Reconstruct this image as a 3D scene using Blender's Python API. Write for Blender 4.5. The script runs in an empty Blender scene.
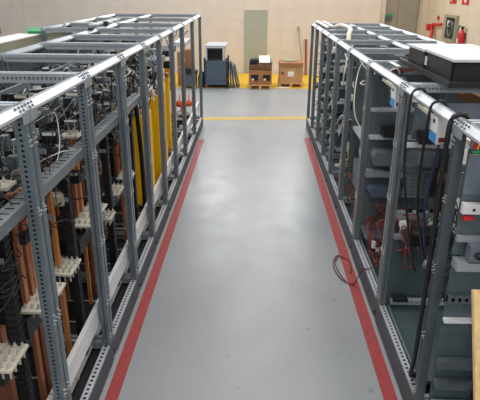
import bpy, math, random
from mathutils import Vector, Matrix
random.seed(7)
S = bpy.context.scene
COL = S.collection

# ------------------------------------------------------------------ camera, world, lights, exposure
cam_d = bpy.data.cameras.new('camera'); cam = bpy.data.objects.new('camera', cam_d); COL.objects.link(cam)
S.camera = cam
PITCH, YAW, ROLL = 0.3757, -0.025, 0.0067
cp, sp, cy, sy = math.cos(PITCH), math.sin(PITCH), math.cos(YAW), math.sin(YAW)
fw = Vector((sy*cp, cy*cp, -sp)); rt = Vector((cy, -sy, 0)); up = rt.cross(fw)
r2 = rt*math.cos(ROLL) + up*math.sin(ROLL); u2 = -rt*math.sin(ROLL) + up*math.cos(ROLL)
M = Matrix((r2, u2, -fw)).transposed().to_4x4(); M.translation = Vector((0, 0, 3.2))
cam.matrix_world = M
cam_d.sensor_width = 36; cam_d.lens = 543.1/480*36; cam_d.clip_end = 100; cam_d.clip_start = 0.05

W = bpy.data.worlds.new('world'); S.world = W; W.use_nodes = True
W.node_tree.nodes['Background'].inputs[0].default_value = (0.92, 0.95, 1.0, 1)
W.node_tree.nodes['Background'].inputs[1].default_value = 0.52

def area(name, loc, rot, sx, sy_, power, col):
    d = bpy.data.lights.new(name, 'AREA'); d.shape = 'RECTANGLE'; d.size = sx; d.size_y = sy_
    d.energy = power; d.color = col
    o = bpy.data.objects.new(name, d); COL.objects.link(o); o.location = loc; o.rotation_euler = rot
    return o
for i, x in enumerate((-4.6, 0.2, 5.0)):
    area('lamp_row', (x, 3.0, 6.4), (0, 0, 0), 0.7, 38, 680, (1.0, 0.985, 0.96))  # overhead rows, stretched behind the camera to brighten faces turned to it
for x in (-1.7, 2.0):   # two high window strips above the goods by the far wall
    area('window_light', (x, 20.6, 5.6), (math.radians(-62), 0, 0), 1.7, 1.3, 170, (0.93, 0.97, 1.0))

S.view_settings.view_transform = 'Standard'; S.view_settings.look = 'None'
S.view_settings.gamma = 1; S.view_settings.use_curve_mapping = False
S.view_settings.exposure = 0.0

# ------------------------------------------------------------------ materials
def srgb(r, g, b):
    f = lambda c: (c/255/12.92) if c/255 <= 0.04045 else ((c/255+0.055)/1.055)**2.4
    return (f(r), f(g), f(b), 1)
def mat(name, rgb, rough=0.5, metal=0.0, var=0.12, scale=6.0, bump=0.0, spec=0.5, stretch=None):
    m = bpy.data.materials.new(name); m.use_nodes = True
    nt = m.node_tree; b = nt.nodes['Principled BSDF']
    b.inputs['Roughness'].default_value = rough; b.inputs['Metallic'].default_value = metal
    b.inputs['Specular IOR Level'].default_value = spec
    tc = nt.nodes.new('ShaderNodeTexCoord'); nz = nt.nodes.new('ShaderNodeTexNoise')
    mp = nt.nodes.new('ShaderNodeMapping')
    if stretch: mp.inputs['Scale'].default_value = stretch
    nt.links.new(tc.outputs['Object'], mp.inputs[0]); nt.links.new(mp.outputs[0], nz.inputs['Vector'])
    nz.inputs['Scale'].default_value = scale; nz.inputs['Detail'].default_value = 5
    cr = nt.nodes.new('ShaderNodeValToRGB')
    c = srgb(*rgb)
    cr.color_ramp.elements[0].color = tuple(v*(1-var) for v in c[:3])+(1,)
    cr.color_ramp.elements[1].color = tuple(min(1, v*(1+var)) for v in c[:3])+(1,)
    cr.color_ramp.elements[0].position = 0.3; cr.color_ramp.elements[1].position = 0.7
    nt.links.new(nz.outputs['Fac'], cr.inputs[0]); nt.links.new(cr.outputs[0], b.inputs['Base Color'])
    if bump:
        bp = nt.nodes.new('ShaderNodeBump'); bp.inputs['Strength'].default_value = bump; bp.inputs['Distance'].default_value = 0.01
        nt.links.new(nz.outputs['Fac'], bp.inputs['Height']); nt.links.new(bp.outputs[0], b.inputs['Normal'])
    return m
def floor_material():
    m = mat('painted_floor', (138, 141, 144), 0.34, 0, 0.04, 1.3)
    nt = m.node_tree; b = nt.nodes['Principled BSDF']; src = b.inputs['Base Color'].links[0].from_socket
    tc = nt.nodes.new('ShaderNodeTexCoord')
    mixs = src
    for (sc, lo, hi, stre, colr, st) in ((9.0, 0.68, 0.73, 0.55, (0.13, 0.13, 0.14, 1), (1, 1, 1)), (5.0, 0.66, 0.74, 0.35, (0.2, 0.2, 0.2, 1), (3.5, 0.5, 1)),
                                      (0.7, 0.35, 0.75, 0.22, (0.62, 0.6, 0.55, 1), (1, .5, 1))):
        nz = nt.nodes.new('ShaderNodeTexNoise'); nz.inputs['Scale'].default_value = sc; nz.inputs['Detail'].default_value = 4
        mp = nt.nodes.new('ShaderNodeMapping'); mp.inputs['Scale'].default_value = st
        nt.links.new(tc.outputs['Object'], mp.inputs[0]); nt.links.new(mp.outputs[0], nz.inputs['Vector'])
        mr = nt.nodes.new('ShaderNodeMapRange'); mr.inputs['From Min'].default_value = lo; mr.inputs['From Max'].default_value = hi
        mr.inputs['To Max'].default_value = stre
        nt.links.new(nz.outputs['Fac'], mr.inputs['Value'])
        mx = nt.nodes.new('ShaderNodeMix'); mx.data_type = 'RGBA'
        nt.links.new(mr.outputs[0], mx.inputs['Factor']); nt.links.new(mixs, mx.inputs['A']); mx.inputs['B'].default_value = colr
        mixs = mx.outputs['Result']
    nt.links.new(mixs, b.inputs['Base Color'])
    nz = nt.nodes.new('ShaderNodeTexNoise'); nz.inputs['Scale'].default_value = 3.0; nz.inputs['Detail'].default_value = 3
    mr = nt.nodes.new('ShaderNodeMapRange'); mr.inputs['To Min'].default_value = 0.28; mr.inputs['To Max'].default_value = 0.46
    nt.links.new(tc.outputs['Object'], nz.inputs['Vector']); nt.links.new(nz.outputs['Fac'], mr.inputs['Value']); nt.links.new(mr.outputs[0], b.inputs['Roughness'])
    return m
X = dict(
    floor=floor_material(),
    wall=mat('wall_paint', (216, 205, 192), 0.8, 0, 0.05, 2.0),
    wall_side=mat('side_wall_paint', (200, 186, 162), 0.8, 0, 0.05, 2.0),
    joint=mat('wall_joint', (206, 195, 182), 0.9),
    gate=mat('gate_paint', (150, 143, 130), 0.6, 0, 0.06, 2.0),
    door=mat('door_paint', (164, 168, 155), 0.5, 0, 0.05, 2.0),
    red_tape=mat('red_tape', (152, 54, 52), 0.5, 0, 0.15, 14),
    yellow_paint=mat('yellow_floor_paint', (214, 170, 30), 0.55, 0, 0.1, 5),
    yellow_line=mat('yellow_line_paint', (186, 152, 62), 0.55, 0, 0.12, 7),
    steel=mat('zinc_steel', (152, 159, 164), 0.42, 0.4, 0.12, 9),
    steel_light=mat('bright_zinc_rail', (196, 200, 206), 0.35, 0.35, 0.08, 9),
    steel_blue=mat('blue_grey_steel', (112, 123, 130), 0.36, 0.45, 0.10, 7),
    steel_dark=mat('dark_steel', (88, 95, 100), 0.45, 0.35, 0.12, 7),
    plinth=mat('plinth_paint', (74, 79, 84), 0.75, 0.0, 0.08, 4),
    white_metal=mat('white_metal', (214, 214, 212), 0.4, 0.1, 0.06, 5),
    bolt=mat('bolt_zinc', (205, 205, 200), 0.35, 0.6, 0.1, 30),
    copper=mat('copper_bar', (178, 112, 78), 0.38, 0.45, 0.16, 5, stretch=(8, 8, 1)),
    copper_bright=mat('bright_copper_bar', (204, 134, 78), 0.4, 0.3, 0.14, 5, stretch=(8, 8, 1)),
    copper_dark=mat('dull_copper_bar', (128, 80, 58), 0.42, 0.45, 0.16, 5, stretch=(8, 8, 1)),
    black=mat('black_plastic', (24, 24, 26), 0.5, 0, 0.2, 10),
    rubber=mat('black_cable', (18, 18, 20), 0.45, 0, 0.2, 10),
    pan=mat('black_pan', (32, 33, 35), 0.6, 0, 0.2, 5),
    teal=mat('dark_teal_plate', (80, 95, 98), 0.32, 0.3, 0.12, 4),
    steel_cross=mat('zinc_cross_rail', (160, 167, 173), 0.36, 0.4, 0.1, 9),
    steel_mid=mat('mid_grey_steel', (118, 124, 127), 0.42, 0.4, 0.1, 7),
    panel=mat('grey_mounting_plate', (112, 120, 128), 0.4, 0.3, 0.1, 4),
    slate=mat('slate_sheet', (90, 100, 105), 0.4, 0.3, 0.1, 4),
    cream=mat('cream_insulator', (206, 198, 178), 0.5, 0, 0.1, 12),
    beige=mat('beige_module', (172, 166, 140), 0.5, 0, 0.12, 10),
    white=mat('white_plastic', (225, 225, 222), 0.45, 0, 0.05, 8),
    yellow=mat('yellow_insulating_sheet', (255, 190, 16), 0.4, 0, 0.06, 4),
    orange=mat('orange_plastic', (232, 92, 30), 0.45, 0, 0.1, 8),
    amber=mat('amber_plastic', (240, 150, 20), 0.45, 0, 0.1, 8),
    red=mat('red_paint', (186, 30, 28), 0.4, 0, 0.08, 8),
    red_wire=mat('red_wire', (124, 34, 28), 0.45, 0, 0.2, 20),
    rust_wire=mat('rust_red_wire', (104, 44, 32), 0.5, 0, 0.2, 20),
    green=mat('green_plastic', (40, 150, 90), 0.45, 0, 0.1, 8),
    blue=mat('label_blue', (40, 140, 205), 0.4, 0, 0.08, 8),
    navy_wire=mat('blue_wire', (36, 44, 74), 0.45, 0, 0.1, 8),
    yg_wire=mat('yellow_green_wire', (190, 190, 40), 0.45, 0, 0.2, 20),
    grey_wire=mat('grey_wire', (150, 152, 150), 0.5, 0, 0.1, 20),
    ivory=mat('ivory_hose', (220, 214, 192), 0.5, 0, 0.05, 8),
    yellow_coil=mat('varnished_coil', (150, 132, 60), 0.5, 0, 0.3, 12),
    cabinet_blue=mat('blue_grey_cabinet_paint', (74, 88, 104), 0.5, 0.1, 0.06, 4),
    wood=mat('pale_timber', (214, 180, 124), 0.6, 0, 0.16, 3, 0.1, stretch=(10, 10, 0.8)),
    pallet=mat('pallet_timber', (196, 158, 104), 0.75, 0, 0.18, 5, 0.1),
    carton=mat('brown_carton', (156, 106, 66), 0.75, 0, 0.12, 4),
    carton_tan=mat('tan_carton', (186, 140, 96), 0.75, 0, 0.12, 4),
    carton_dark=mat('dark_brown_board', (120, 84, 58), 0.75, 0, 0.12, 4),
    glass=mat('dark_cabinet_window', (40, 44, 42), 0.12, 0, 0.1, 3),
    paper=mat('white_paper', (226, 222, 212), 0.6, 0, 0.04, 4),
    board=mat('pale_grey_board', (204, 207, 212), 0.35, 0, 0.03, 4),
    pole_red=mat('red_brown_pole', (140, 72, 52), 0.5, 0, 0.1, 6),
    tan=mat('tan_frame', (150, 146, 124), 0.5, 0, 0.06, 4),
)

# ------------------------------------------------------------------ mesh helper
class MB:
    def __init__(s): s.v = []; s.f = []
    def quad(s, a, b, c, d):
        n = len(s.v); s.v += [tuple(a), tuple(b), tuple(c), tuple(d)]; s.f.append((n, n+1, n+2, n+3))
    def box(s, x0, x1, y0, y1, z0, z1):
        n = len(s.v)
        s.v += [(x, y, z) for z in (z0, z1) for y in (y0, y1) for x in (x0, x1)]
        s.f += [tuple(n+i for i in q) for q in ((0, 2, 3, 1), (4, 5, 7, 6), (0, 1, 5, 4), (2, 6, 7, 3), (0, 4, 6, 2), (1, 3, 7, 5))]
        return s
    def obox(s, c, size, rot):
        n = len(s.v); hx, hy, hz = [k/2 for k in size]; c = Vector(c)
        s.v += [tuple(c + rot @ Vector((x, y, z))) for z in (-hz, hz) for y in (-hy, hy) for x in (-hx, hx)]
        s.f += [tuple(n+i for i in q) for q in ((0, 2, 3, 1), (4, 5, 7, 6), (0, 1, 5, 4), (2, 6, 7, 3), (0, 4, 6, 2), (1, 3, 7, 5))]
        return s
    def bar(s, a, b, w, t):
        """rectangular bar from a to b"""
        a = Vector(a); b = Vector(b); d = b-a; q = d.to_track_quat('Z', 'Y').to_matrix()
        return s.obox((a+b)/2, (w, t, d.length), q)
    def prism(s, pts, axis, a0, a1):
        """closed 2D outline extruded along an axis; pts in the two other axes in x,y,z order"""
        n = len(s.v); k = len(pts)
        def p3(p, a):
            return (a, p[0], p[1]) if axis == 0 else (p[0], a, p[1]) if axis == 1 else (p[0], p[1], a)
        s.v += [p3(p, a0) for p in pts] + [p3(p, a1) for p in pts]
        s.f += [(n+i, n+(i+1) % k, n+k+(i+1) % k, n+k+i) for i in range(k)]
        s.f += [tuple(n+i for i in reversed(range(k))), tuple(n+k+i for i in range(k))]
        return s
    def tube(s, pts, r, n=6, cap=True):
        pts = [Vector(p) for p in pts]; k0 = len(s.v); m = len(pts)
        ref = Vector((0.37, 0.21, 0.9)).normalized()
        for i, p in enumerate(pts):
            d = (pts[min(i+1, m-1)]-pts[max(i-1, 0)])
            d = d.normalized() if d.length > 1e-9 else Vector((0, 0, 1))
            if abs(d.dot(ref)) > 0.98: ref = Vector((1, 0, 0.1)).normalized()
            a = d.cross(ref).normalized(); b = d.cross(a)
            rr = r[i] if isinstance(r, (list, tuple)) else r
            s.v += [tuple(p + (a*math.cos(2*math.pi*j/n) + b*math.sin(2*math.pi*j/n))*rr) for j in range(n)]
        for i in range(m-1):
            for j in range(n):
                s.f.append((k0+i*n+j, k0+i*n+(j+1) % n, k0+(i+1)*n+(j+1) % n, k0+(i+1)*n+j))
        if cap:
            s.f.append(tuple(k0+j for j in reversed(range(n)))); s.f.append(tuple(k0+(m-1)*n+j for j in range(n)))
        return s
    def ladder(s, o, du, dv, L, Wd, hl, hw, pitch):
        """flat strip (length along du, width along dv) with a row of real rectangular holes"""
        o = Vector(o); du = Vector(du); dv = Vector(dv)
        P = lambda u, v: o + du*u + dv*v
        e = (Wd-hw)/2
        s.quad(P(0, 0), P(L, 0), P(L, e), P(0, e)); s.quad(P(0, Wd-e), P(L, Wd-e), P(L, Wd), P(0, Wd))
        k = max(1, int(L/pitch)); st = (L-k*pitch)/2; u = 0
        for i in range(k):
            a = st+i*pitch+(pitch-hl)/2
            s.quad(P(u, e), P(a, e), P(a, Wd-e), P(u, Wd-e)); u = a+hl
        s.quad(P(u, e), P(L, e), P(L, Wd-e), P(u, Wd-e))
        return s
    def mesh(s, name, m, smooth=False):
        me = bpy.data.meshes.new(name); me.from_pydata(s.v, [], s.f); me.materials.append(m)
        if smooth: me.polygons.foreach_set('use_smooth', [True]*len(me.polygons))
        me.update(); return me
    def build(s, name, m, parent=None, smooth=False, loc=None):
        """verts in world space; the object is stored relative to its parent (which is unrotated)"""
        base = Vector((0, 0, 0)); p = parent
        while p is not None: base += p.location; p = p.parent
        if parent is None:
            n = len(s.v); xs = [v[0] for v in s.v]; ys = [v[1] for v in s.v]; zs = [v[2] for v in s.v]
            o_l = Vector(((min(xs)+max(xs))/2, (min(ys)+max(ys))/2, min(zs)))
            base = o_l
        s.v = [(v[0]-base.x, v[1]-base.y, v[2]-base.z) for v in s.v]
        o = bpy.data.objects.new(name, s.mesh(name, m, smooth)); COL.objects.link(o)
        if parent is not None: o.parent = parent
        else: o.location = base
        return o
def place(name, me, loc, parent):
    """a shared mesh as a part at a world location"""
    o = bpy.data.objects.new(name, me); COL.objects.link(o); o.parent = parent
    base = Vector((0, 0, 0)); p = parent
    while p is not None: base += p.location; p = p.parent
    o.location = Vector(loc)-base
    return o
def thing(name, label, cat, loc, group=None):
    o = bpy.data.objects.new(name, None); COL.objects.link(o); o.location = loc; o.empty_display_size = 0.1
    return tag(o, label, cat, group)
def tag(o, label, cat, group=None, kind=None):
    o['label'] = label; o['category'] = cat
    if group: o['group'] = group
    if kind: o['kind'] = kind
    return o
def struct(o): o['kind'] = 'structure'; return o
def box(name, m, parent, *b): return MB().box(*b).build(name, m, parent)
def each(name, m, parent, *boxes):
    """alike pieces, each a part of its own"""
    return [MB().box(*q).build(name, m, parent) for q in boxes]
def loose(name, m, label, cat, *b): return tag(MB().box(*b).build(name, X[m]), label, cat)
def smooth_path(pts, k=6):
    pts = [Vector(p) for p in pts]; out = []
    for i in range(len(pts)-1):
        p0 = pts[max(i-1, 0)]; p1 = pts[i]; p2 = pts[i+1]; p3 = pts[min(i+2, len(pts)-1)]
        for j in range(k):
            t = j/k
            out.append(0.5*((2*p1)+(-p0+p2)*t+(2*p0-5*p1+4*p2-p3)*t*t+(-p0+3*p1-3*p2+p3)*t**3))
    out.append(pts[-1]); return out

# ------------------------------------------------------------------ room shell
YW = 21.8
struct(MB().box(-14, 6.6, -1.0, 22.6, -0.1, 0).build('floor', X['floor']))
wb = thing('wall_back', 'cream painted panelled wall across the far end of the hall', 'wall', (0, YW, 0)); struct(wb)
box('core', X['joint'], wb, -14, 4.70, YW+0.008, YW+0.25, 0, 7)
SEAMS = [-14, -8.9, -4.97, -0.46, 0.48, 1.02, 4.70]
for i in range(len(SEAMS)-1):
    x0, x1 = SEAMS[i]+0.006, SEAMS[i+1]-0.006
    z = 0
    if i == 3: z = 2.36
    while z < 3.6:
        z1 = 2.80 if z == 2.36 else z+0.4
        box('panel', X['wall'], wb, x0, x1, YW-0.002*random.random(), YW+0.008, z+0.002, z1-0.002); z = z1
    box('panel', X['wall'], wb, x0, x1, YW, YW+0.008, z+0.002, 7)
d = thing('door_1', 'plain grey-green door in the far wall behind the pallets', 'door', (0, YW, 0)); struct(d)
box('leaf', X['door'], d, -0.44, 0.46, YW-0.012, YW+0.006, 0.01, 2.345)
MB().box(-0.47, -0.44, YW-0.02, YW+0.006, 0, 2.37).box(0.46, 0.49, YW-0.02, YW+0.006, 0, 2.37).box(-0.44, 0.46, YW-0.02, YW+0.006, 2.345, 2.37).build('frame', X['wall'], d)
# recess with gate, side wall
struct(MB().box(4.70, 4.95, YW+0.25, 22.5, 0, 7).build('trim_1', X['wall']))
g = thing('door_2', 'tall double grey gate in the recess of the far wall', 'gate', (5.4, 22.3, 0)); struct(g)
box('leaf', X['gate'], g, 4.72, 5.46, 22.22, 22.3, 0.02, 4.2)
box('leaf', X['gate'], g, 5.475, 6.22, 22.22, 22.3, 0.02, 4.2)
box('frame', X['joint'], g, 4.7, 6.3, 22.3, 22.4, 0, 7)
ws = thing('wall_right', 'beige panelled side wall carrying the fire equipment', 'wall', (6.45, 15, 0)); struct(ws)
box('core', X['joint'], ws, 6.458, 6.6, 2, 22.4, 0, 7)
for y0, y1 in ((2, 8), (8, 14), (14, 19.95), (19.95, 20.9), (20.9, 21.6), (21.6, 22.3)):
    z = 0
    while z < 4:
        box('panel', X['wall_side'], ws, 6.45, 6.458, y0+0.006, y1-0.006, z+0.002, z+0.398); z += 0.4
    box('panel', X['wall_side'], ws, 6.45, 6.458, y0+0.006, y1-0.006, z+0.002, 7)
struct(MB().box(6.25, 6.45, 21.7, 22.3, 0, 7).build('trim_2', X['wall_side']))

def flat(name, m, pts, label, cat, z=0.003):
    b = MB(); b.prism(pts, 2, 0.0005, z); o = b.build(name, m); return tag(o, label, cat)
flat('floor_tape', X['red_tape'], [(-1.195, 1.0), (-1.09, 1.0), (-1.10, 11.75), (-1.218, 11.75)], 'red floor tape stripe running along foot of left cabinet row', 'tape')
flat('floor_tape', X['red_tape'], [(1.112, 1.0), (1.224, 1.0), (1.268, 12.0), (1.138, 12.0)], 'red floor tape stripe running along foot of right cabinet row', 'tape')
flat('floor_line', X['yellow_line'], [(-3.0, 13.45), (3.2, 14.0), (3.2, 14.35), (-3.0, 13.8)], 'thin yellow line painted across aisle floor beyond both cabinet rows', 'floor line')
flat('floor_zone', X['yellow_paint'], [(-3.2, 18.35), (6.0, 18.35), (6.0, 21.7), (-3.2, 21.7)], 'yellow painted storage zone on floor along the far wall', 'floor marking')

# ------------------------------------------------------------------ shared frame pieces
PW, PL = 0.066, 0.072
def upright_mesh(h, sgn, m, name, holes=True):
    """sgn=+1: the outer face looks to +x (left row); -1: to -x. Origin at the outer near lower corner."""
    b = MB(); q = lambda x: sgn*x
    if holes: b.ladder((q(0), 0, 0), (0, 0, 1), (-sgn, 0, 0), h, PW, 0.013, 0.016, 0.030)
    else: b.quad((0, 0, 0), (q(-PW), 0, 0), (q(-PW), 0, h), (0, 0, h))
    prof = [(0, 0), (0, 0.012), (-0.010, 0.017), (-0.003, 0.024), (-0.003, PL-0.018), (-0.006, PL-0.012), (-0.006, PL), (-PW, PL), (-PW, 0)]
    for (xa, ya), (xb, yb) in zip(prof[:-1], prof[1:]):
        b.quad((q(xa), ya, 0), (q(xb), yb, 0), (q(xb), yb, h), (q(xa), ya, h))
    b.quad((0, 0, h), (q(-PW), 0, h), (q(-PW), PL, h), (0, PL, h))
    return b.mesh(name, m)
def bolts_mesh(sgn, zs):
    b = MB(); r = random.Random(3)
    for z in zs:
        for k in range(5):
            y = 0.022+0.03*(k % 2)+r.uniform(-.004, .004); zz = z+0.028*(k//2)+r.uniform(-.006, .006)
            x0 = sgn*(-0.004); b.tube([(x0, y, zz), (sgn*0.005, y, zz)], 0.006, 6)
    return b.mesh('bolts', X['bolt'])
ZBS = {1: 0.222, -1: 0.25}
HL, HR = 2.542, 2.378
UP = {1: upright_mesh(HL-ZBS[1], 1, X['steel_blue'], 'upright'), -1: upright_mesh(HR-ZBS[-1], -1, X['steel_mid'], 'upright'), 0: upright_mesh(HR-ZBS[-1], -1, X['steel_dark'], 'upright', False)}  # dark plain upright: weaker light on the right row put into its colour
BO = {1: bolts_mesh(1, (0.06, 0.40, 0.98, 1.72, 2.14)), -1: bolts_mesh(-1, (0.06, 0.55, 1.1, 1.62, 2.02))}
def rail_y(b, x, sgn, y0, y1, z):
    pr = [(-.066, 0), (-.066, .048), (-.060, .050), (-.058, .036), (-.042, .036), (-.040, .048), (-.032, .048), (0, .016), (0, 0)]
    b.prism([(x+sgn*px, z+pz) for px, pz in pr], 1, y0, y1); return b
def cross_mesh(Lx, h=0.07, t=0.042):
    b = MB(); b.ladder((0, 0, 0), (1, 0, 0), (0, 0, 1), Lx, h, 0.013, 0.018, 0.032)
    b.quad((0, 0, h), (Lx, 0, h), (Lx, t, h), (0, t, h)); b.quad((0, t, 0), (Lx, t, 0), (Lx, t, h), (0, t, h))
    b.quad((0, 0, 0), (Lx, 0, 0), (Lx, t, 0), (0, t, 0))
    return b.mesh('cross_rail', X['steel_cross'])
CR = {}
def cross(root, xa, xb, y, z):
    k = round(xb-xa, 3)
    if k not in CR: CR[k] = cross_mesh(k)
    return place('cross_rail', CR[k], (xa, y, z), root)

def frame(root, sgn, xs, y0, y1, h, shared=0):
    """a bay of the row: six perforated uprights, rails, base and plinth. xs: outer faces of front, mid, rear."""
    ZB = ZBS[sgn]
    for k, x in enumerate(xs):
        for y in (y0, y1-PL):
            if k == 0 and shared == 1 and y != y0: continue      # the first two bays share one plain front upright
            u = place('upright', UP[0 if shared == 2 and k == 0 and y == y0 else sgn], (x, y, ZB), root)
            if k == 0: place('bolts', BO[sgn], (x, y, ZB), u)['kind'] = 'stuff'
        rl = rail_y(MB(), x, sgn, y0+.045, y1-.045, h).build('top_rail', X['steel_light'] if k == 0 else X['steel'], root)
        for ya, yb in ((y0+.001, y0+.045), (y1-.045, y1-.001)):
            cj = rail_y(MB(), x, sgn, ya, yb, h+.002).build('corner_joint', X['steel'], root)
        if k < 2:
            b = MB()
            for yy in (y0+.012, y1-.115):
                for a in range(5):
                    u_ = .008 if a % 2 else .024      # on the sloping outer face
                    cx, cz = x-sgn*u_, h+.016+u_
                    b.tube([(cx, yy+.022*a, cz), (cx+sgn*.005, yy+.022*a, cz+.005)], 0.008, 6)
            b.build('bolts', X['steel_dark'], rl)['kind'] = 'stuff'
    for y in (y0+.008, y1-.050):
        for xa, xb in zip(xs[:-1], xs[1:]):
            a, b_ = sorted((xa-sgn*PW, xb))
            cross(root, a+.002, b_-.002, y, h-.02)
            cross(root, a+.002, b_-.002, y, ZB-.05)
    # corner plates on the front rail joints
    for y in (y0+.004, y1-.094):
        MB().box(*sorted((xs[0]+sgn*.001, xs[0]+sgn*.005)), y, y+.09, h-.05, h+.012).build('corner_plate', X['steel'], root)
    # base rail, top strip pierced
    b = MB(); x = xs[0]
    b.ladder((x-sgn*.008, y0, ZB), (0, 1, 0), (-sgn, 0, 0), y1-y0, .06, .022, .024, .05)
    b.quad((x-sgn*.008, y0, ZB), (x-sgn*.008, y1, ZB), (x-sgn*.008, y1, ZB-.05), (x-sgn*.008, y0, ZB-.05))
    b.quad((x-sgn*.068, y0, ZB), (x-sgn*.068, y1, ZB), (x-sgn*.068, y1, ZB-.05), (x-sgn*.068, y0, ZB-.05))
    b.build('base_rail', X['steel_light'], root)
    b = MB(); pts = [(y0, .14), (y0+.15, .025), (y1, .025), (y1, ZB-.012), (y0, ZB-.012)]
    b.prism(pts, 0, *sorted((x, x-sgn*.02)))
    b.build('plinth', X['plinth'], root)
    each('foot', X['black'], root, (*sorted((x-sgn*.02, x-sgn*.10)), y0+.01, y0+.12, 0, .17), (*sorted((x-sgn*.02, x-sgn*.10)), y1-.12, y1-.01, 0, .17),
         (*sorted((xs[-1]-sgn*.02, xs[-1]-sgn*.10)), y0+.01, y1-.01, 0, .17))
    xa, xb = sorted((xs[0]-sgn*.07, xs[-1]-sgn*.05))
    MB().box(xa, xb, y0+.02, y1-.02, .13, .15).build('floor_pan', X['pan'] if sgn > 0 else X['teal'], root)  # left: black sheet added for the shade in the base; right: teal pan

XLs = (-1.24, -2.36, -3.2)
XRs = (1.27, 2.10, 2.80)
YL = [1.80, 2.93, 4.05, 5.20, 6.29, 7.40, 8.55, 9.82, 11.42, 13.05]
YR = [2.02, 3.35, 4.76, 6.27, 7.61, 8.82, 9.89, 10.90, 11.98, 13.00]
ORD = ['nearest', 'second', 'third', 'fourth', 'fifth', 'sixth', 'seventh', 'eighth', 'farthest']
LDESC = ['partly cut off by the picture edge', 'with bright orange copper bar', 'with brown copper bar pair', 'with dull copper bars before yellow box',
         'holding nearer wide yellow box', 'holding middle yellow box', 'with narrow yellow strip and earth wires', 'with orange guard on bracket', 'nearly empty, by the far wall']
RDESC = ['with holed plug shelf', 'with hanging black cables', 'with blue-grey cases and red wires', 'with tall slate sheet and loop wire', 'with yellow-green earth wires',
         'with light module rails', 'with slate back sheet', 'with small blocks on rails', 'by the yellow floor line']
LB, RB = [], []
for i in range(9):
    n = ORD[i] if i in (0, 8) else ORD[i]+' nearest'
    t = thing('switchgear_cabinet', f'{n} cabinet of left row, {LDESC[i]}', 'cabinet', (-2.2, (YL[i]+YL[i+1])/2, 0), 'open cabinet frames of the left row')
    frame(t, 1, XLs if i > 5 else XLs[:2], YL[i]+.001, YL[i+1]-.001, HL); LB.append(t)
for i in range(9):
    n = ORD[i] if i in (0, 8) else ORD[i]+' nearest'
    t = thing('switchgear_cabinet', f'{n} cabinet of right row, {RDESC[i]}', 'cabinet', (2.0, (YR[i]+YR[i+1])/2, 0), 'open cabinet frames of the right row')
    frame(t, -1, XRs, YR[i]+.001, YR[i+1]-.001, HR, {0: 1, 1: 2}.get(i, 0)); RB.append(t)

# ------------------------------------------------------------------ left row contents
def stud_plate(root, x0, x1, y0, y1, z, m='cream', studs=(4, 4), drop=True):
    x0 += .05 if drop else 0
    p = box('terminal_plate', X[m], root, x0, x1, y0, y1, z, z+.018)
    b = MB()
    for i in range(studs[0]):
        for j in range(studs[1]):
            x = x0+(i+.5)*(x1-x0)/studs[0]; y = y0+(j+.5)*(y1-y0)/studs[1]
            b.tube([(x, y, z-.06 if drop else z), (x, y, z+.05)], .008, 6); b.tube([(x, y, z+.018), (x, y, z+.034)], .015, 6)
    b.build('stud', X['bolt'], p)['kind'] = 'stuff'
    return p
def trunk(root, x, y, z0, z1, lean=0.0):
    b = MB(); n = int((z1-z0)/.024)
    b.box(x-.030, x+.030, y-.032, y+.032, z0, z1)
    for i in range(n):
        z = z0+.024*i; a = .0 if i % 2 else .008
        b.box(x-.036, x+.036-a, y-.038+a, y+.038, z, z+.013)
    return b.build('cable_trunk', X['rubber'], root)
def breaker(root, x, y, z, sx, sy_, sz, m='black', lab='white'):
    """switch module: stepped body, toggle nose, label"""
    b = MB().box(x-sx, x, y, y+sy_, z, z+sz).box(x, x+.03, y+.02, y+sy_-.02, z+sz*.28, z+sz*.72).box(x+.03, x+.05, y+sy_*.4, y+sy_*.6, z+sz*.42, z+sz*.6)
    o = b.build('circuit_breaker', X[m], root)
    MB().box(x-sx*.8, x-sx*.1, y-.004, y, z+sz*.66, z+sz*.86).box(x+.001, x+.006, y+.01, y+sy_-.01, z+sz*.78, z+sz*.92).build('label_plate', X[lab], o)
    return o
def wires(root, name, m, n, xr, yr, zr, r=.007, droop=.1, seed=1, kind=True):
    R = random.Random(seed); b = MB()
    for i in range(n):
        p = [Vector((R.uniform(*xr), R.uniform(*yr), R.uniform(*zr)))]
        for j in range(3):
            q = p[-1]+Vector((R.uniform(-.16, .16), R.uniform(-.2, .2), R.uniform(-.25, .2)))
            q.x = min(max(q.x, xr[0]), xr[1]); q.y = min(max(q.y, yr[0]), yr[1]); q.z = min(max(q.z, zr[0]), zr[1]); p.append(q)
        b.tube(smooth_path(p, 4), r*R.uniform(.7, 1.3), 5)
    o = b.build(name, m, root, True)
    if kind: o['kind'] = 'stuff'
    return o
def cbar(root, y, z0, z1, m='copper', x=-1.55, w=.055, t=.03):
    b = MB().box(x-t, x, y-w/2, y+w/2, z0, z1)
    return b.build('copper_busbar', X[m], root)
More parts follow.
